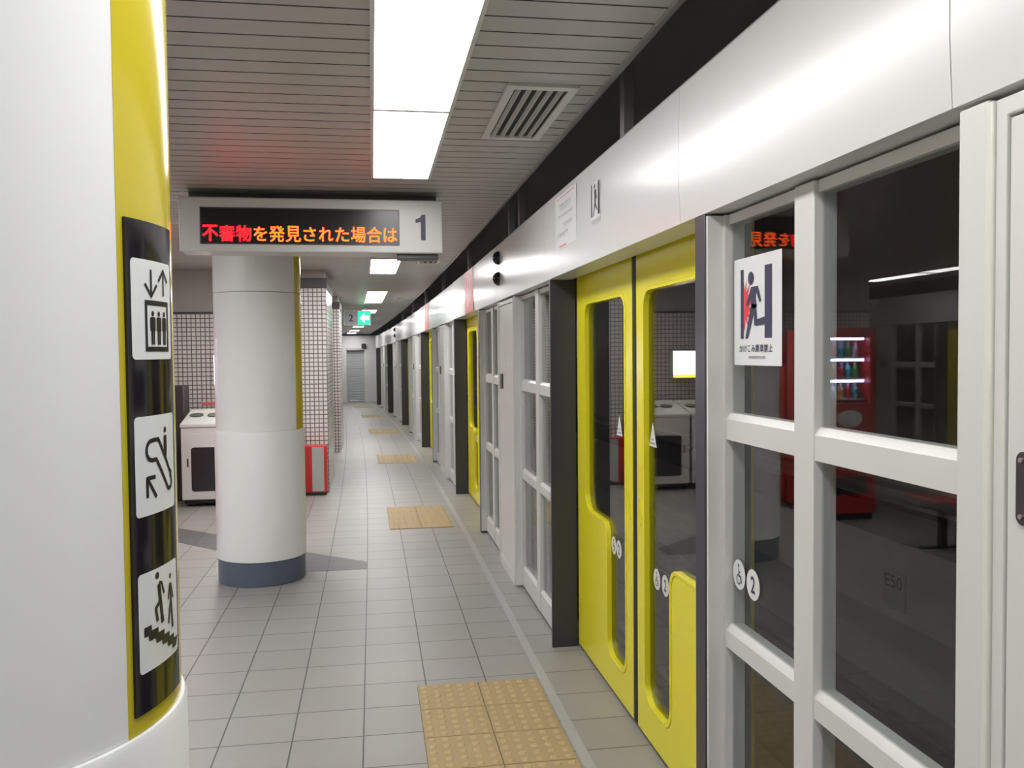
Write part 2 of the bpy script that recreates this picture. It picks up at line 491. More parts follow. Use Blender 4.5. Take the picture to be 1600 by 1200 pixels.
rail(2.22, 'steel running rail close to the platform screens')
rail(3.66, 'steel running rail close to the tunnel wall')
t = tag(MB().box(4.585, 4.602, 7.05, 7.39, -.69, -.35).build('track_sign', [mat('track_sign_face', (.20, .20, .19), .6)]), 'small grey square sign on the tunnel wall reading E50', 'sign')
a = Art().text('E50', -.13, -.06, .13, .06, 0, bold=.01)
a.build('sign_lettering', [ink], onx_plane(4.583, 7.22, -.44), t)

# ================================================================== CEILING LIGHTS
def make_light(L=1.43):
    t = thing('ceiling_light', '', 'light', group='ceiling lights')
    MB().box(-.155, .155, -L/2+.011, L/2-.011, -.004, .02).build('diffuser', lamp, t)
    fr = MB()
    fr.plate(rect(-.17, -L/2, .17, L/2), [rect(-.155, -L/2+.011, .155, L/2-.011)], 'z', -.008, .04)
    fr.build('frame', white, t, smooth=False)
    return t
proto_l = make_light()
first = [True]
def place_light(x, y, label, L=1.43):
    t = proto_l if first[0] else dup(proto_l)
    first[0] = False
    t.location = (x+bend(y), y, ZC-.001-dip(y)); t.rotation_euler.z = turn(y); t.scale = (1, L/1.43, 1)
    t['label'] = label
    return t
XL = .178
for y, lb, L in ((4.455, 'bright ceiling panel light of the long run, at its end by the hanging display', 1.43),
              (3.02, 'bright ceiling panel light of the long run, one joint back from its end', 1.43),
              (1.585, 'ceiling panel light two joints back from the end of the run by the display', 1.43),
              (.15, 'ceiling panel light directly overhead of the camera', 1.43),
              (-2.66, 'ceiling panel light behind the camera', 1.43),
              (10.35, 'bright ceiling panel light just beyond the hanging display', 1.7),
              (14.9, 'second bright ceiling panel light beyond the hanging display', 1.5),
              (16.4, 'ceiling panel light joined end to end behind the second one', 1.5),
              (20.1, 'ceiling panel light just above the green exit sign', 1.43),
              (23.9, 'ceiling panel light hidden behind the green exit sign', 1.43),
              (28.6, 'ceiling panel light just below the green exit sign', 1.7),
              (31.8, 'small distant ceiling panel light, last but one before the end wall', 1.5),
              (34.1, 'smallest ceiling panel light, last before the end wall', 1.43)):
    o = place_light(XL, y, lb, L)
    if y > 6:
        for ch in o.children:
            if ch.name.startswith('diffuser'):
                ch.data = ch.data.copy(); ch.data.materials[0] = lampb
k = 0
for y in (-2.6, .3, 1.75, 5.0, 6.45, 10.0, 11.45, 15, 16.45, 20.5):
    k += 1
    w = ['first', 'second', 'third', 'fourth', 'fifth', 'sixth', 'seventh', 'eighth', 'ninth', 'tenth'][k-1]
    place_light(-5.15, y, 'ceiling panel light over the opposite platform edge, %s of its row' % w)

for y, lb in ((-1.8, 'added unseen ceiling panel light over the middle of the platform behind the camera'),
              (3.6, 'added unseen ceiling panel light over the middle of the platform, beside the pictogram column'),
              (5.1, 'added unseen ceiling panel light over the middle of the platform, before the bins')):
    o = place_light(-2.6, y, lb)  # unseen middle row, added to brighten the near column and left side
    for ch in o.children:
        if ch.name.startswith('diffuser'): ch.data = ch.data.copy(); ch.data.materials[0] = lampc if y < 0 else lampb
o = place_light(-1.32, 8.05, 'added unseen ceiling panel light over the bins, hidden behind the hanging display', 1.3)  # extra lamp added out of sight to brighten the bins and tiled wall
for ch in o.children:
    if ch.name.startswith('diffuser'): ch.data = ch.data.copy(); ch.data.materials[0] = lampc
# ceiling vents
def vent(x0, x1, y0, y1, nslat, label):
    cx, cy = (x0+x1)/2, (y0+y1)/2
    t = thing('ceiling_vent', label, 'vent', (cx+bend(cy), cy, ZC-dip(cy)), turn(cy), 'ceiling vents')
    a, c = (x1-x0)/2, (y1-y0)/2
    MB().plate(rect(-a, -c, a, c), [rect(-a+.035, -c+.045, a-.035, c-.045)], 'z', -.012, .01).build('frame', white, t, bevel=.003)
    MB().box(-a+.03, a-.03, -c+.04, c-.04, -.001, .008).build('backing', seam, t)
    w = (2*a-.07)/nslat
    for i in range(nslat):
        xx = -a+.035+w*(i+.5)
        MB().prism([(xx-w*.30, -.002), (xx-w*.05, -.011), (xx+w*.12, -.011), (xx-.1*w, -.002)], 'y', -c+.045, c-.045).build('slat', greyp, t, smooth=False)
    return t
vent(.52, .80, 3.33, 4.17, 5, 'white louvred ceiling vent beside the near lights')
vent(.52, .77, 9.6, 9.95, 3, 'small ceiling vent beside the first light beyond the display')
vent(.52, .77, 15.6, 16.0, 3, 'small ceiling vent beside the second light beyond the display')

# ================================================================== COLUMNS
A_ = math.radians
def lift_art():
    a = Art(); a.poly(roundpoly(rect(-.0605, -.0715, .0605, .0715), .007), 0); a.up()
    # u grows away from the camera: left of the sign is negative
    for x, d in ((-.012, -1), (.028, 1)):
        a.stroke([(x, .022), (x, .058)], .0050, 1)
        tip = .020 if d < 0 else .060
        a.stroke([(x-.017, tip-d*.017), (x, tip), (x+.017, tip-d*.017)], .0050, 1)
    a.poly(rect(-.030, -.060, .046, .014), 1, [rect(-.024, -.053, .040, .007)])
    for i, x in enumerate((-.009, .010, .029)):
        a.circle(x, -.005, .0040, 1, 14)
        a.poly(roundpoly(rect(x-.0078, -.031, x+.0078, -.010), .003), 1)
        a.poly(rect(x-.0052, -.050, x-.0006, -.030), 1); a.poly(rect(x+.0006, -.050, x+.0052, -.030), 1)
    return a
def escalator_art():
    a = Art(); a.poly(roundpoly(rect(-.0605, -.0715, .0605, .0715), .007), 0); a.up()
    w = .0062
    arc1 = [(-.020+.0145*math.cos(t), .0215+.0145*math.sin(t)) for t in [A_(90+180*i/8) for i in range(9)]]
    top = [(-.001, .036)]+[(-.015, .036)]+arc1[1:-1]+[(-.020, .007), (-.008, .007)]
    low = [(.030, -.041)]+[(.036+.009*math.cos(t), -.031+.010*math.sin(t)) for t in [A_(-80+150*i/6) for i in range(7)]]+[(.044, -.018), (.036, -.013)]
    a.stroke(top+low, w, 1, closed=True)
    a.circle(.022, .048, .0046, 1, 14)
    a.poly(roundpoly([(.017, .040), (.027, .040), (.028, .018), (.0245, .002), (.0195, .008), (.016, .024)], .002, 3), 1)
    a.stroke([(-.010, -.048), (-.034, -.018)], .0062, 1)
    a.stroke([(-.034, -.046), (-.034, -.018), (-.012, -.018)], .0062, 1)
    return a
def stairs_art():
    a = Art(); a.poly(roundpoly(rect(-.0605, -.0715, .0605, .0715), .007), 0); a.up()
    st = []
    n = 6
    x, y = -.050, -.004
    top = []; bot = []
    for i in range(n):
        x0 = -.050+i*.018; y0 = -.006-i*.0085
        top += [(x0, y0), (x0+.018, y0)]
        bot += [(x0, y0-.014), (x0+.010, y0-.014)] if i == 0 else [(x0-.006, y0-.014), (x0+.010, y0-.014)]
    a.poly(top+list(reversed(bot)), 1)
    # climbing figure
    a.circle(-.014, .061, .0052, 1, 16)
    a.stroke([(-.010, .048), (-.006, .022), (.000, -.012)], .0085, 1)
    a.stroke([(-.007, .022), (-.020, .014), (-.015, -.006)], .0065, 1)
    a.stroke([(-.010, .049), (-.002, .048), (.006, .030)], .0048, 1)
    # second figure
    a.circle(.029, .050, .0042, 1, 16)
    a.stroke([(.028, .040), (.030, .018), (.036, -.030)], .0070, 1)
    a.stroke([(.030, .016), (.024, .000), (.020, -.020)], .0055, 1)
    a.stroke([(.026, .038), (.020, .016)], .0042, 1)
    a.stroke([(.031, .038), (.040, .014)], .0042, 1)
    return a
def column(x, y, label, sign):
    t = thing('round_column', label, 'column', (x, y, 0))
    r = .310
    MB().lathe([(r-.004, 0), (r+.002, .004), (r+.002, .170), (r-.004, .174)], 72).build('base_band', slate, t)
    MB().lathe([(r+.004, .174), (r+.010, .178), (r+.010, 1.092), (r+.006, 1.102), (r-.02, 1.106)], 72).build('lower_sleeve', colw, t)
    # upper casing: white shell open where the yellow panel sits, with a fine joint at 2.09 m
    a0, a1 = A_(-27.3), A_(27.3)
    for z0, z1 in (((1.104, ZC+.01),) if sign else ((1.104, 2.088), (2.092, ZC+.01))):
        MB().arcplate(r-.02, r, z0, z1, a1, a0+2*PI, 64).build('white_casing', colw, t)
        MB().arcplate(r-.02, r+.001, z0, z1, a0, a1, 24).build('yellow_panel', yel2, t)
    MB().lathe([(r-.025, 1.0), (r-.025, ZC)], 48).build('core', darkm, t)
    if sign:
        p = MB().arcplate(r-.002, r+.005, 1.130, 1.834, A_(-25.3), A_(0.2), 14).build('direction_sign', signblack, t)
        for nm, fn, z in (('lift_pictogram', lift_art, 1.7075), ('escalator_pictogram', escalator_art, 1.483), ('stairs_pictogram', stairs_art, 1.259)):
            fn().build(nm, [paper, ink], oncyl(r+.0056, A_(-12.7), z), p, cut=.010)
    return t
column(-.62, 1.43, 'large white round column with a black pictogram sign on its yellow side', True)
column(-.825, 6.71, 'white round column with slate blue foot standing under the hanging display', False)

# ================================================================== HANGING DISPLAY
t = thing('hanging_display', 'white hanging display box with red LED message and number 1', 'display', (-.331*1.039, 5.60, 2.273)); t.scale = (1.039, 1.039, 1.039)
MB().box(-.766, .766, 0, .22, 0, .319).build('housing', white, t, bevel=.008)
MB().box(-.74, .74, .17, .21, .319, (ZC-2.273)/1.039+.01).build('ceiling_mount', mat('mount_shadow_grey', (.16, .155, .15), .5), t)  # mount made dark and full width to stand for the shadow gap above the housing
MB().box(.49, .74, .05, .18, -.030, .002).build('underside_box', darkm, t, bevel=.004)
MB().plate(rect(-.647, .045, .505, .259), [rect(-.639, .052, .497, .252)], 'y', -.004, .01).build('display_bezel', darkm, t, smooth=False)
s_ = MB().box(-.639, .497, -.001, .01, .052, .252).build('display_screen', ledbg, t)
msg = '不審物を発見された場合は'
w = 1.136/12
for q in (0, 1):
    a = Art()
    for i, ch in enumerate(msg):
        if (i < 3) != (q == 0): continue
        pd = {'を': .10, 'さ': .12, 'れ': .06, 'た': .08, 'は': .08}.get(ch, .04)
        for ox, oz in (((0, 0), (.0028, 0), (0, .0024), (.0028, .0024)) if q else ((0, 0), (.002, .001), (.004, 0), (.004, .003), (0, .003), (.002, .004))):
            a.text(ch, -.639+w*(i+pd)+ox, .060+.005*(pd > .05)+oz, -.639+w*(i+1-pd)+ox-.002, .152-.006*(pd > .05)+oz, 0, bold=0.0); a.up()
    a.build('message_start' if q == 0 else 'message_text', [ledr if q == 0 else ledo], lambda u, v, l: Vector((u, -.0025-l*.2, v)), s_)['label'] = ('red glowing characters' if q == 0 else 'orange glowing characters')
Art().poly([(.634, .078), (.662, .078), (.662, .232), (.640, .232), (.630, .214), (.602, .204), (.602, .182), (.634, .188)], 0).build('platform_number', [navy], lambda u, v, l: Vector((u, -.0012, v)), t)

# exit sign
yy = 18.0
t = thing('exit_sign', 'green lit exit sign hanging from the ceiling beyond the tiled pillars', 'sign', (-.31+bend(yy)+.23, yy, 2.262-dip(yy)))
MB().box(-.30, .24, 0, .08, 0, .30).build('housing', white, t, bevel=.006)
MB().box(-.28, -.02, -.004, .002, .015, .285).build('dim_face', greyp, t)
MB().box(-.02, .22, -.004, .002, .015, .285).build('green_face', green, t)
a = Art(); a.poly([(.02, .15), (.11, .25), (.11, .19), (.20, .19), (.20, .11), (.11, .11), (.11, .05)], 0)
a.build('arrow', [exitw], lambda u, v, l: Vector((u, -.0055, v)), t)
Art().text('2', -.20, .08, -.11, .22, 0, bold=.02).build('numeral', [navy], lambda u, v, l: Vector((u, -.0055, v)), t)
for hx in (-.2, .14): MB().cyl((hx, .04, .30), .012, ZC-2.262-.30).build('hanger', alu, t)

# ================================================================== PLATFORM SCREEN: one bay of each kind, then copies along the curve
P = 5.5
C0 = 3.68             # centre of the nearest doorway
ordn = ['first', 'second', 'third', 'fourth', 'fifth', 'sixth']
ZH = 2.042            # underside of the header
DX = .145             # doors sit back from the front plane

# header panels (local origin: bottom front edge at mid length)
def make_header(L, name='header_fascia'):
    t = thing(name, '', 'panel', group='white header panels')
    prof = [(-.004, ZH), (.0, ZH-.001), (.12, ZH-.001), (.12, 2.45), (.030, 2.478), (.004, 2.478), (-.006, 2.465), (-.010, 2.30), (-.010, 2.16)]
    MB().prism([(p[0], p[1]) for p in prof], 'y', -L/2+.0015, L/2-.0015).build('casing', fasc, t)
    MB().box(.004, .11, -L/2+.0002, L/2-.0002, ZH+.01, 2.46).build('backing', seam, t)
    return t

# glazed screen: 2 by 3 panes in a white frame
def make_glazed(y0, y1, mull, sw0=.042):
    """local y from y0 to y1; mull = centre of the mullion; frame set back under the header"""
    t = thing('glazed_screen', '', 'screen', group='white framed glazed screens')
    z1 = ZH-.008
    sw = .030; F = .045; G = .067
    MB().box(0 if sw0 > .05 else F, .105, y0, y0+sw0, .02, z1).build('stile', white, t, bevel=.003)
    MB().plate([(F, y1-sw), (.105, y1-sw), (.105, y1), (0, y1), (0, y1-.012), (F, y1-.012)], [], 'z', .02, z1).build('stile', white, t)
    MB().box(F, .105, mull-.048, mull+.048, .02, z1).build('mullion', white, t, bevel=.003)
    for nm, a, b in (('bottom_rail', .02, .160), ('lower_rail', .770, .838), ('upper_rail', 1.382, 1.460), ('top_rail', 2.006, z1)):
        for p, q in ((y0+sw0, mull-.048), (mull+.048, y1-sw)):
            MB().prism([(F+.004, a), (.10, a), (.10, b), (G-.004, b), (F+.012, b-.006), (F+.004, b-.018)] if nm != 'top_rail' else rect(F+.012, a, .10, b), 'y', p, q).build(nm, white, t)
    for p, q in ((y0+sw0, mull-.048), (mull+.048, y1-sw)):
        for a, b in ((.160, .770), (.838, 1.382), (1.460, 2.006)):
            MB().box(G, G+.005, p-.004, q+.004, a-.004, b+.004).build('pane', glass, t, smooth=False)
    MB().box(F+.01, .10, y0, y1, -.01, .021).build('sill', darkm, t)
    return t

def wheelchair(a, m, s=1.0):
    a.circle(-.002*s, .026*s, .0055*s, m, 14)
    a.stroke([(-.002*s, .018*s), (-.001*s, -.004*s), (.013*s, -.004*s), (.019*s, -.022*s)], .0055*s, m)
    a.stroke([(-.002*s, .008*s), (.010*s, .008*s)], .0045*s, m)
    a.circle(-.002*s, -.014*s, .0155*s, m, 20, hole=.0110*s)
    return a
def round_sticker(kind, r=.043):
    a = Art().circle(0, 0, r, 0, 36); a.up()
    if kind == 'wheel': wheelchair(a, 1, r/.043)
    else: a.text(kind, -.014*r/.043, -.024*r/.043, .014*r/.043, .024*r/.043, 1, bold=.02)
    return a

# door leaf; local y = 0 at the doorway centre, sgn = +1 for the far leaf, -1 for the near leaf
def make_leaf(sgn):
    t = thing('platform_door', '', 'door', group='yellow platform door leaves')
    Y = lambda v: sgn*v
    g, e = .034, 1.07 if sgn > 0 else 1.125
    out = [(Y(g), .022), (Y(e), .022), (Y(e), 2.20), (Y(g), 2.20)]
    win = [(.130, .165, .09), (.470, .165, .085), (.470, .800, .075), (.895, .800, .09), (.895, 1.905, .07), (.130, 1.905, .07)]
    hole = roundpoly([(Y(a), b, r) for a, b, r in win], .05, 7)
    MB().plate(out, [hole], 'x', .0, .042).build('leaf', yel, t, bevel=.003)
    hin = roundpoly([(Y(a+d[0]), b+d[1], r) for (a, b, r), d in zip(win, ((.014, .014), (-.014, .014), (-.014, .014), (-.014, .014), (-.014, -.014), (.014, -.014)))], .05, 7)
    MB().plate(hole, [hin], 'x', -.004, .030).build('window_trim', yel, t, bevel=.002)
    MB().plate(hin, [], 'x', .020, .025).build('window_pane', glassd, t, smooth=False)
    MB().box(.004, .038, Y(.002) if sgn > 0 else Y(g), Y(g) if sgn > 0 else Y(.002), .022, 2.19).build('edge_seal', rubber, t)
    hp = roundpoly([(Y(.066), .90), (Y(.088), .90), (Y(.088), 1.02), (Y(.066), 1.02)], .010, 5)
    MB().plate(hp, [[(Y(.077)+(p[0]-Y(.077))*.6, .96+(p[1]-.96)*.86) for p in hp]], 'x', -.003, .004).build('finger_pull', yel, t)
    # stickers on the glass
    tri = Art().poly([(-.050, -.048), (.050, -.048), (0, .052)], 0); tri.up()
    tri.poly([(-.034, -.030), (.034, -.030), (.030, -.038), (-.030, -.038)], 1)
    tri.poly([(-.018, -.014), (.018, -.014), (.010, -.022), (-.010, -.022)], 1)
    tri.build('warning_triangle', [paper, mat('grey_ink', (.35, .36, .42), .5)], onx_plane(.0195, Y(.30 if sgn > 0 else .195), 1.298), t)
    if sgn > 0:
        q = (.41, 'wheel'), (.32, '2')
    else:
        q = (.24, 'wheel'), (.345, '2')
    for yv, kd in q:
        round_sticker(kd).build('round_sticker', [paper, navy], onx_plane(.0195, Y(yv), .712), t)
    return t

def make_post(w):
    t = tag(MB().box(-.002, .142, -w/2, w/2, .0, ZH).build('door_post', black, bevel=.003), '', 'post', 'charcoal door posts')
    return t

def make_panel(y0, y1):
    """solid white service panel with a flush door and a dark latch"""
    t = thing('service_cabinet', '', 'panel', group='white service panels')
    z1 = ZH-.014
    MB().plate(rect(y0, .0, y1, z1), [rect(y0+.026, .09, y1-.026, z1-.03)], 'x', .0, .10).build('frame', white, t, bevel=.003)
    MB().box(.002, .06, y0+.030, y1-.030, .094, z1-.034).build('door', white, t, bevel=.003)
    MB().box(.05, .06, y0+.02, y1-.02, .08, z1-.02).build('gap', seam, t)
    MB().box(-.006, .02, y1, y1+.018, .0, z1).build('edge_trim', mat('pale_trim', (.70, .69, .63), .3), t, bevel=.004)
    h = MB().plate(roundpoly(rect(y1-.19, 1.372, y1-.056, 1.484), .014), [], 'x', -.004, .004).build('latch_plate', darkm, t, bevel=.002)
    MB().plate(roundpoly(rect(y1-.175, 1.395, y1-.085, 1.468), .006), [], 'x', -.009, -.003).build('latch_lever', mat('latch_grey', (.13, .125, .14), .3, metal=.6), h, bevel=.003)
    for hz in (1.385, 1.471): MB().cyl((-.007, y1-.068, hz), .004, .004, 'x').build('screw', alu, h)
    a = Art(); z = 1.83; random.seed(3)
    for i in range(13):
        hh = .022; ww = .018+.006*random.random()
        for q in range(3): a.poly(rect(-ww/2, z-hh*q/3-.005, ww/2*(.4+.6*random.random()), z-hh*q/3), 0)
        z -= .034
    a.build('caption', [mat('pale_grey_ink', (.40, .40, .39), .5)], onx_plane(.0012, (y0+y1)/2, 0), t)
    return t

lF, lN = make_leaf(1), make_leaf(-1)
pN, pF = make_post(.080), make_post(.024)
gF = make_glazed(-.626, .626, .0)          # stands beyond the doorway
gN = make_glazed(-.588, .608, .105, .07)      # stands before the doorway
sp = make_panel(-.335, .335)
hA, hB, hC = make_header(2.19), make_header(1.99), make_header(1.32)
used = set()
def inst(o):
    if o.name in used: return dup(o)
    used.add(o.name); return o
for k in range(-1, 6):
    c = C0+P*k
    nm = ordn[k] if k >= 0 else ''
    if k >= 0:
        o = along(inst(lN), c, DX); o['label'] = 'yellow glazed platform door leaf, near half of the %s doorway' % nm
        o = along(inst(lF), c, DX); o['label'] = 'yellow glazed platform door leaf, far half of the %s doorway' % nm
        o = along(inst(pN), c-1.158); o['label'] = 'charcoal door post on the near side of the %s yellow doorway' % nm
        o = along(inst(pF), c+1.098); o['label'] = 'charcoal door post on the far side of the %s yellow doorway' % nm
        o = along(inst(hA), c+.095); o['label'] = 'white header panel above the %s yellow doorway' % nm
        if k < 5:
            o = along(inst(gF), c+1.741); o['label'] = 'white framed glazed screen just beyond the %s yellow doorway' % nm
            o = along(inst(hB), c+2.185); o['label'] = 'white header panel just beyond the %s yellow doorway' % nm
    if k < 5:
        o = along(inst(gN), c+P-1.814); o['label'] = 'white framed glazed screen just before the %s yellow doorway' % ordn[k+1]
        o = along(inst(sp), c+P-2.755)
        o['label'] = ('white service panel with dark latch beside the glazed screen with the warning poster' if k < 0 else
                      'white service panel between the %s and %s yellow doorways' % (ordn[k], ordn[k+1]))
        o = along(inst(hC), c+P-1.66); o['label'] = 'white header panel just before the %s yellow doorway' % ordn[k+1]
o = along(dup(hB), C0-P+2.185); o['label'] = 'white header panel directly above the service panel with the dark latch'

# second glazed screen has a sticker too; prints on the nearest glazed screen
def poster():
    a = Art(); a.poly(roundpoly(rect(-.150, -.150, .150, .150), .004), 0); a.up()
    a.poly(rect(-.105, -.076, -.084, .118), 1)                    # left door leaf
    a.poly([(.050, -.076), (.094, -.076), (.094, .118), (.050, .118)], 1)
    star = []
    for i in range(18):
        an = A_(-95+190*i/17); rr = .064 if i % 2 else .036
        star.append((-.083+rr*math.cos(an)*.95, .018+rr*math.sin(an)*1.15))
    a.poly([(-.083, -.045)]+star+[(-.083, .082)], 2)
    a.up()
    a.circle(-.036, .090, .0185, 1, 24)
    a.poly([(-.034, .066), (.010, .066), (.030, .026), (.020, .020), (-.002, .052), (-.004, .030), (.004, .010), (-.026, .004), (-.036, .030), (-.060, .012), (-.066, .020)], 1)
    a.poly([(-.034, .020), (-.002, .016), (.004, -.024), (.056, -.018), (.060, -.036), (.050, -.040), (.000, -.042), (-.014, -.040), (-.018, -.006), (-.024, -.020), (-.054, -.076), (-.072, -.076)], 1)
    a.text('かけこみ乗車禁止', -.112, -.114, .098, -.092, 1, bold=.012)
    x = -.05
    random.seed(5)
    while x < .046:
        wd = .004+.007*random.random(); a.poly(rect(x, -.131, x+wd, -.124), 3); x += wd+.003
    return a
gy = C0-1.814
grey_ink = MATS['grey_ink']
t = tag(poster().build('warning_poster', [paper, navy, redink, grey_ink], onx_plane(0, 0, 0), None, loc=(XF+.0652, 2.274, 1.750)), 'white warning sticker of a person caught in closing doors', 'poster')
t = tag(round_sticker('wheel').build('wheelchair_sticker', [paper, mat('blue_green_ink', (.09, .13, .15), .4)], onx_plane(0, 0, 0), None, loc=(XF+.0652, 2.392, .996)), 'round white wheelchair sticker on the glass under the poster', 'sticker')
t = tag(round_sticker('2').build('number_sticker', [paper, navy], onx_plane(0, 0, 0), None, loc=(XF+.0652, 2.298, .990)), 'round white sticker with a 2 on the glass under the poster', 'sticker')
t = tag(round_sticker('2').build('number_sticker', [paper, navy], onx_plane(0, 0, 0), None, loc=(XF+.0652, 4.99, 1.0)), 'round white sticker on the glazed screen just beyond the first yellow doorway', 'sticker')

# prints, domes and brackets on the header
def on_header(o, y): o.location = (XF-.0112+bend(y), y, -dip(y)); o.rotation_euler.z = turn(y); return o
gi = mat('faint_grey_ink', (.42, .42, .44), .5)
random.seed(11)
a = Art().poly(roundpoly(rect(-.24, 2.17, .24, 2.44), .006), 0); a.up()
a.stroke([(-.2, 2.425), (.2, 2.425)], .004, 2)
a.stroke([(-.14, 2.145+.035), (.02, 2.145+.035)], .008, 2)
for z, x0, x1, h in ((2.36, -.12, .10, .034), (2.325, -.16, .16, .014), (2.27, -.05, .15, .022), (2.225, -.18, .05, .024)):
    x = x0
    while x < x1:
        wd = h*(.5+.4*random.random())
        a.poly(rect(x, z, x+wd*.25, z+h), 1); a.poly(rect(x, z+h*.7, x+wd, z+h*.88), 1)
        if random.random() > .4: a.poly(rect(x+wd*.6, z, x+wd*.8, z+h*.7), 1)
        x += h*1.05
t = tag(a.build('notice_sticker', [paper, gi, pink], onx_plane(0, 0, 0)), 'pale notice sticker with small grey lines on the white header', 'sticker'); on_header(t, 4.32)
a = Art().poly(rect(-.085, 2.215, .085, 2.372), 0); a.up()
a.poly(rect(-.075, 2.228, -.055, 2.37), 1); a.poly(rect(.040, 2.228, .075, 2.37), 1)
a.circle(-.012, 2.356, .012, 1, 16); a.poly([(-.02, 2.34), (.014, 2.34), (.026, 2.30), (.010, 2.30), (.008, 2.28), (.030, 2.255), (.03, 2.245), (-.008, 2.27), (-.03, 2.228), (-.042, 2.228), (-.016, 2.29)], 1)
a.poly(rect(-.075, 2.196, .075, 2.210), 2)
t = tag(a.build('pictogram_sticker', [paper, ink, gi], onx_plane(0, 0, 0)), 'small black figure pictogram on the white header beside the notice', 'sticker'); on_header(t, 3.72)
for y, lb in ((8.7, 'pale red striped sticker on the header over the second yellow doorway'), (14.3, 'pale red striped sticker on the header over the third yellow doorway')):
    a = Art().poly(rect(-.36, ZH+.005, .36, 2.46), 0); a.up()
    a.stroke([(-.05, ZH+.06), (-.05, 2.42)], .05, 1); a.stroke([(.12, ZH+.10), (.12, 2.38)], .04, 1); a.stroke([(-.22, ZH+.16), (-.22, 2.36)], .04, 1)
    t = tag(a.build('striped_sticker', [pink, paper], onx_plane(0, 0, 0)), lb, 'sticker', 'striped header stickers'); on_header(t, y)
def dome(y, z, label):
    b = MB()
    prof = [(.052*math.cos(A_(90*i/8)), .048*math.sin(A_(90*i/8))) for i in range(9)]
    b.lathe(prof[:-1]+[(0.0001, .048)], 28)
    b.v = [(-v[2], v[1], v[0]) for v in b.v]
    o = b.build('black_dome', mat('black_dome_plastic', (.012, .012, .013), .08))
    tag(o, label, 'dome', 'black domes on the header')
    o.location = (XF-.0105+bend(y), y, z-dip(y)); o.rotation_euler.z = turn(y)
dome(6.66, 2.362, 'upper black dome on the white header, nearer pair')
dome(6.66, 2.205, 'lower black dome on the white header, nearer pair')
dome(23.3, 2.362, 'upper black dome on the white header, distant pair')
dome(23.3, 2.205, 'lower black dome on the white header, distant pair')
bk = ['first', 'second', 'third', 'fourth', 'fifth', 'sixth', 'seventh', 'eighth', 'ninth']
for i, y in enumerate((.9, 3.5, 6.05, 6.5, 9.2, 12.2, 15.2, 18.4, 21.6)):
    o = MB().box(.045, .085, -.03, .03, 2.48, 3.5).box(.03, .10, -.05, .05, 2.47, 2.485).build('header_bracket', mat('bracket_grey', (.30, .29, .28), .5))
    tag(o, 'grey bracket rising from the header to the ceiling, %s from the camera' % bk[i], 'bracket', 'header brackets')
    along(o, y)

# ================================================================== TACTILE PAVING
def tactile(x0, y0, rows, label):
    cols = 2; T = .30
    yc = y0+rows*T/2
    t = MB().box(0, cols*T, 0, rows*T, -.006, .0025, 1)
    for i in range(cols):
        for j in range(rows):
            t.box(i*T+.003, i*T+T-.003, j*T+.003, j*T+T-.003, 0, .006, 0)
            for a in range(5):
                for c in range(5):
                    cx, cy = i*T+.03+.06*a, j*T+.03+.06*c
                    n = 10; r0, r1, z0, z1 = .0175, .011, .006, .0105
                    vs = [(cx+r0*math.cos(2*PI*q/n), cy+r0*math.sin(2*PI*q/n), z0) for q in range(n)]+[(cx+r1*math.cos(2*PI*q/n), cy+r1*math.sin(2*PI*q/n), z1) for q in range(n)]
                    t.add(vs, [tuple(range(n, 2*n))]+[(q, (q+1) % n, (q+1) % n+n, q+n) for q in range(n)], 2)
    o = t.build('tactile_paving', [tact, tactg, mat('tactile_dome', (.49, .365, .19), .5)])
    o.location = (x0+bend(yc), y0, -dip(yc)); o.rotation_euler.z = turn(yc)
    return tag(o, label, 'paving', 'tan tactile paving')
tactile(.195, 4.32-1.5, 5, 'tan studded tactile paving before the first yellow doorway')
tactile(.15, 8.30, 4, 'tan studded tactile paving before the second yellow doorway')
tactile(.15, 13.45, 4, 'tan studded tactile paving before the third yellow doorway')
tactile(.15, 18.9, 4, 'tan studded tactile paving before the fourth yellow doorway')
tactile(.15, 24.4, 4, 'tan studded tactile paving before the fifth yellow doorway')
tactile(.15, 29.9, 4, 'tan studded tactile paving before the sixth yellow doorway')

# ================================================================== BINS, BOXES, LEFT SIDE
def bin_cabinet(x0, x1, holes, label):
    w = x1-x0
    t = thing('recycling_bin', label, 'bin', ((x0+x1)/2, 9.98, 0), group='white recycling bins')
    h = w/2
    MB().prism([(0, .075), (.62, .075), (.62, .985), (0, .868)], 'x', -h, h).build('body', offw, t, bevel=.012)
    MB().prism([(-.012, .862), (.63, .985), (.63, 1.035), (-.012, .905)], 'x', -h-.008, h+.008).build('lid', offw, t, bevel=.012)
    MB().box(-h+.02, h-.02, .03, .58, .035, .08).build('plinth', rubber, t)
    for sx in (-1, 1):
        for yy in (.07, .52):
            MB().cyl((sx*(h-.06)-.012, yy, .036), .035, .024, 'x').build('caster', rubber, t)
    d = MB().plate(roundpoly(rect(-h+.05, .12, h-.05, .80), .02), [], 'y', -.006, .002).build('door', offw, t, bevel=.003)
    MB().plate(roundpoly(rect(-h+.105, .171, h-.09, .650), .03), [], 'y', -.012, -.004).build('window', dwin, d, bevel=.003)
    MB().box(-h+.062, -h+.078, -.016, -.004, .44, .53).build('handle', darkm, d, bevel=.003)
    sl = math.atan2(.13, .642)
    for hx in holes:
        o = MB().lathe([(.062, .006), (.074, .006), (.074, .012), (.062, .010)], 28).build('opening_rim', mat('rim_grey', (.08, .08, .08), .4), t)
        o.location = (hx-(x0+x1)/2, .33, .9735); o.rotation_euler.x = sl
        o2 = MB().lathe([(.0001, .008), (.064, .008)], 28, caps=False).build('opening', holem, t)
        o2.location = (hx-(x0+x1)/2, .33, .9735); o2.rotation_euler.x = sl
    return t
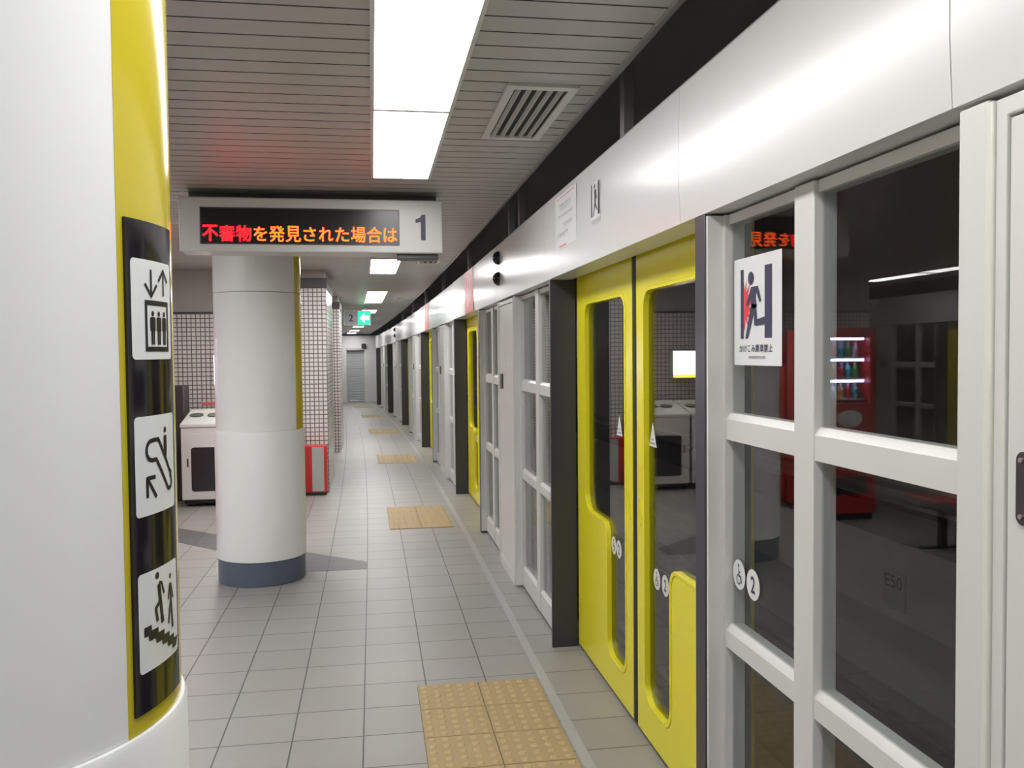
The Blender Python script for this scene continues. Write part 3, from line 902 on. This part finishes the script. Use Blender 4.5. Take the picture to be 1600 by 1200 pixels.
bin_cabinet(-2.06, -1.46, (-1.95, -1.76, -1.57), 'white wheeled recycling bin cabinet beside the dark brown low cabinet, with dark window')
bin_cabinet(-1.43, -.89, (-1.25, -1.07), 'white recycling bin cabinet behind the round column, mirrored in the yellow door glass')
tag(MB().box(-1.98, -1.82, YW-.01, YW-.001, 1.065, 1.10).build('red_label', pink), 'small red label on the mosaic wall above the bin', 'label')
tag(MB().box(-2.75, -2.115, 10.45, 10.76, 0, 1.30).build('brown_board', brown, bevel=.01), 'dark brown low cabinet beside the white recycling bin', 'cabinet')
t = thing('red_box', 'red floor standing box with grey front panel against the tiled pillar', 'box', (-.69, 10.53, 0))
MB().box(-.145, .145, .0, .225, .03, .575).build('body', red, t, bevel=.006)
MB().box(-.022, .115, -.006, .002, .045, .565).build('front_panel', greyp, t, bevel=.002)
MB().box(-.14, .14, .01, .22, .0, .032).build('plinth', rubber, t)
t = thing('lit_board', 'small bright lit board on the mosaic wall, seen mirrored in the door glass', 'sign', (-1.645, YW, 1.30))
MB().box(-.178, .178, -.10, -.001, 0, .356).build('housing', offw, t, bevel=.006)
MB().box(-.168, .168, -.108, -.098, .05, .346).build('white_face', boxw, t)
MB().box(-.168, .168, -.108, -.098, .012, .05).build('yellow_strip', boxy, t)

# vending machines facing the screens
def vending(y0, y1, lit, label):
    t = thing('vending_machine', label, 'vending machine', (-2.3, (y0+y1)/2, 0), group='red vending machines')
    h = (y1-y0)/2
    b = MB()
    if lit:
        b.plate(rect(-h, .06, h, 1.85), [rect(-h+.06, 1.13, h-.06, 1.76)], 'x', -.10, 0)
        b.box(-.75, -.45, -h, h, .06, 1.85); b.box(-.45, -.10, -h, -h+.03, .06, 1.85); b.box(-.45, -.10, h-.03, h, .06, 1.85); b.box(-.45, -.10, -h, h, .06, 1.10); b.box(-.45, -.10, -h, h, 1.80, 1.85)
    else: b.box(-.75, 0, -h, h, .06, 1.85)
    b.build('body', red, t, bevel=.008)
    MB().box(-.72, -.03, -h+.02, h-.02, 0, .06).build('plinth', rubber, t)
    MB().box(-.002, .010, -h+.10, h-.10, .25, .42).build('pickup_flap', dwin, t, bevel=.004)
    MB().box(-.002, .012, h-.20, h-.08, .66, .86).build('coin_panel', greyp, t, bevel=.004)
    if lit:
        Art().circle(0, 0, .13, 0, 32, ry=.085).build('oval_badge', [paper], lambda u, v, l: Vector((.0015, u, .98+v)), t)
        MB().box(-.44, -.43, -h+.06, h-.06, 1.12, 1.77).build('display_back', mat('display_back', (.25, .27, .4), .5), t)
        for i in range(3):
            z = 1.15+.205*i
            s = MB().box(-.40, -.12, -h+.05, h-.05, z, z+.015).build('shelf', offw, t)
            MB().box(-.14, -.115, -h+.06, h-.06, z+.175, z+.20).build('shelf_lamp', tube, t)
        MB().box(-.030, -.026, -h+.058, h-.058, 1.128, 1.762).build('window_pane', glass, t, smooth=False)
    return t
v = vending(-.275, .275, True, 'slim red vending machine with lit bottle shelves, seen mirrored in the near glass')
v.location = (-2.44, 7.85, 0); v.rotation_euler.z = -PI/2
v = vending(-.29, .29, False, 'plain dark red machine standing behind the lit vending machine')
v.location = (-2.44, 9.38, 0); v.rotation_euler.z = PI/2
bt = None
for i in range(3):
    for j in range(5):
        if bt is None:
            bt = thing('drink_bottle', '', 'bottle', group='bottles in the lit vending machine')
            MB().lathe([(.026, 0), (.029, .004), (.029, .085), (.022, .105), (.010, .120), (.010, .130)], 14).build('bottle_body', bottle_m[0], bt)
            MB().lathe([(.012, .128), (.012, .144), (.0001, .145)], 12).build('cap', paper, bt)
            o = bt
        else:
            o = dup(bt)
            ch = [c for c in o.children if c.name.startswith('bottle_body')][0]
            ch.data = ch.data.copy(); ch.data.materials[0] = bottle_m[(i*3+j*2) % 5]
        o.location = (-2.44-.275+.105+j*.078, 7.85+.20, 1.166+.205*i)
        o['label'] = 'small drink bottle on a lit shelf of the red vending machine'
# red bench
t = thing('seat_bench', 'row of red shell seats on a steel beam, seen mirrored in the near glass', 'bench', (-2.55, 5.9, 0))
MB().box(-.03, .03, -.95, .95, .30, .36).build('beam', darkm, t, bevel=.004)
for yy in (-.7, .7):
    MB().box(-.025, .025, yy-.03, yy+.03, .0, .30).box(-.2, .2, yy-.03, yy+.03, 0, .02).build('leg', darkm, t)
for yy in (-.64, 0, .64):
    prof = [(.24, .425), (.20, .44), (.05, .42), (-.14, .41), (-.20, .44), (-.245, .60), (-.28, .80), (-.295, .80), (-.262, .60), (-.22, .425), (-.15, .385), (.05, .395), (.20, .415), (.235, .405)]
    MB().prism(prof, 'y', yy-.22, yy+.22).build('seat_shell', red, t, bevel=.008)
    MB().cyl((-.05, yy, .355), .04, .045).build('seat_mount', darkm, t)

# opposite platform edge, mirrored in the glass
XO = -5.95
def opp(o, y, dx=0.0, label=''):
    c = dup(o); c.location = (XO-dx+bend(y), y, -dip(y)); c.rotation_euler.z = PI+turn(y); c['label'] = label; return c
on2 = ['first', 'second', 'third', 'fourth']
for q in range(4):
    c = 5.0+P*q
    L = 'in the %s mirrored bay of the opposite platform' % on2[q]
    opp(lN, c, DX, 'yellow door leaf, far half '+L); opp(lF, c, DX, 'yellow door leaf, near half '+L)
    opp(pN, c+1.158, 0, 'far charcoal door post '+L); opp(pF, c-1.098, 0, 'near charcoal door post '+L)
    opp(hA, c-.095, 0, 'white header panel over the doors '+L)
    opp(gF, c+P-3.759+.018, 0, 'far glazed screen '+L) if False else None
    opp(gN, c+1.814, 0, 'glazed screen beyond the doors '+L)
    opp(sp, c+2.755, 0, 'white service panel '+L)
    opp(gF, c+P-1.741, 0, 'glazed screen before the next doors '+L)
    opp(hC, c+1.66, 0, 'short white header panel '+L); opp(hB, c+P-2.185, 0, 'long white header panel '+L)
struct(MB().strips(-9.9, -9.6, -1.3, 3.6, Y0, Y1, .5).build('wall_opposite', concrete, warp=True, smooth=False), 'dark tunnel wall beyond the opposite track')
struct(MB().strips(-9.7, -6.1, 3.5, 3.7, Y0, Y1, .5).build('trim_7', MATS['tunnel_roof'], warp=True, smooth=False), 'dark tunnel roof over the opposite track')
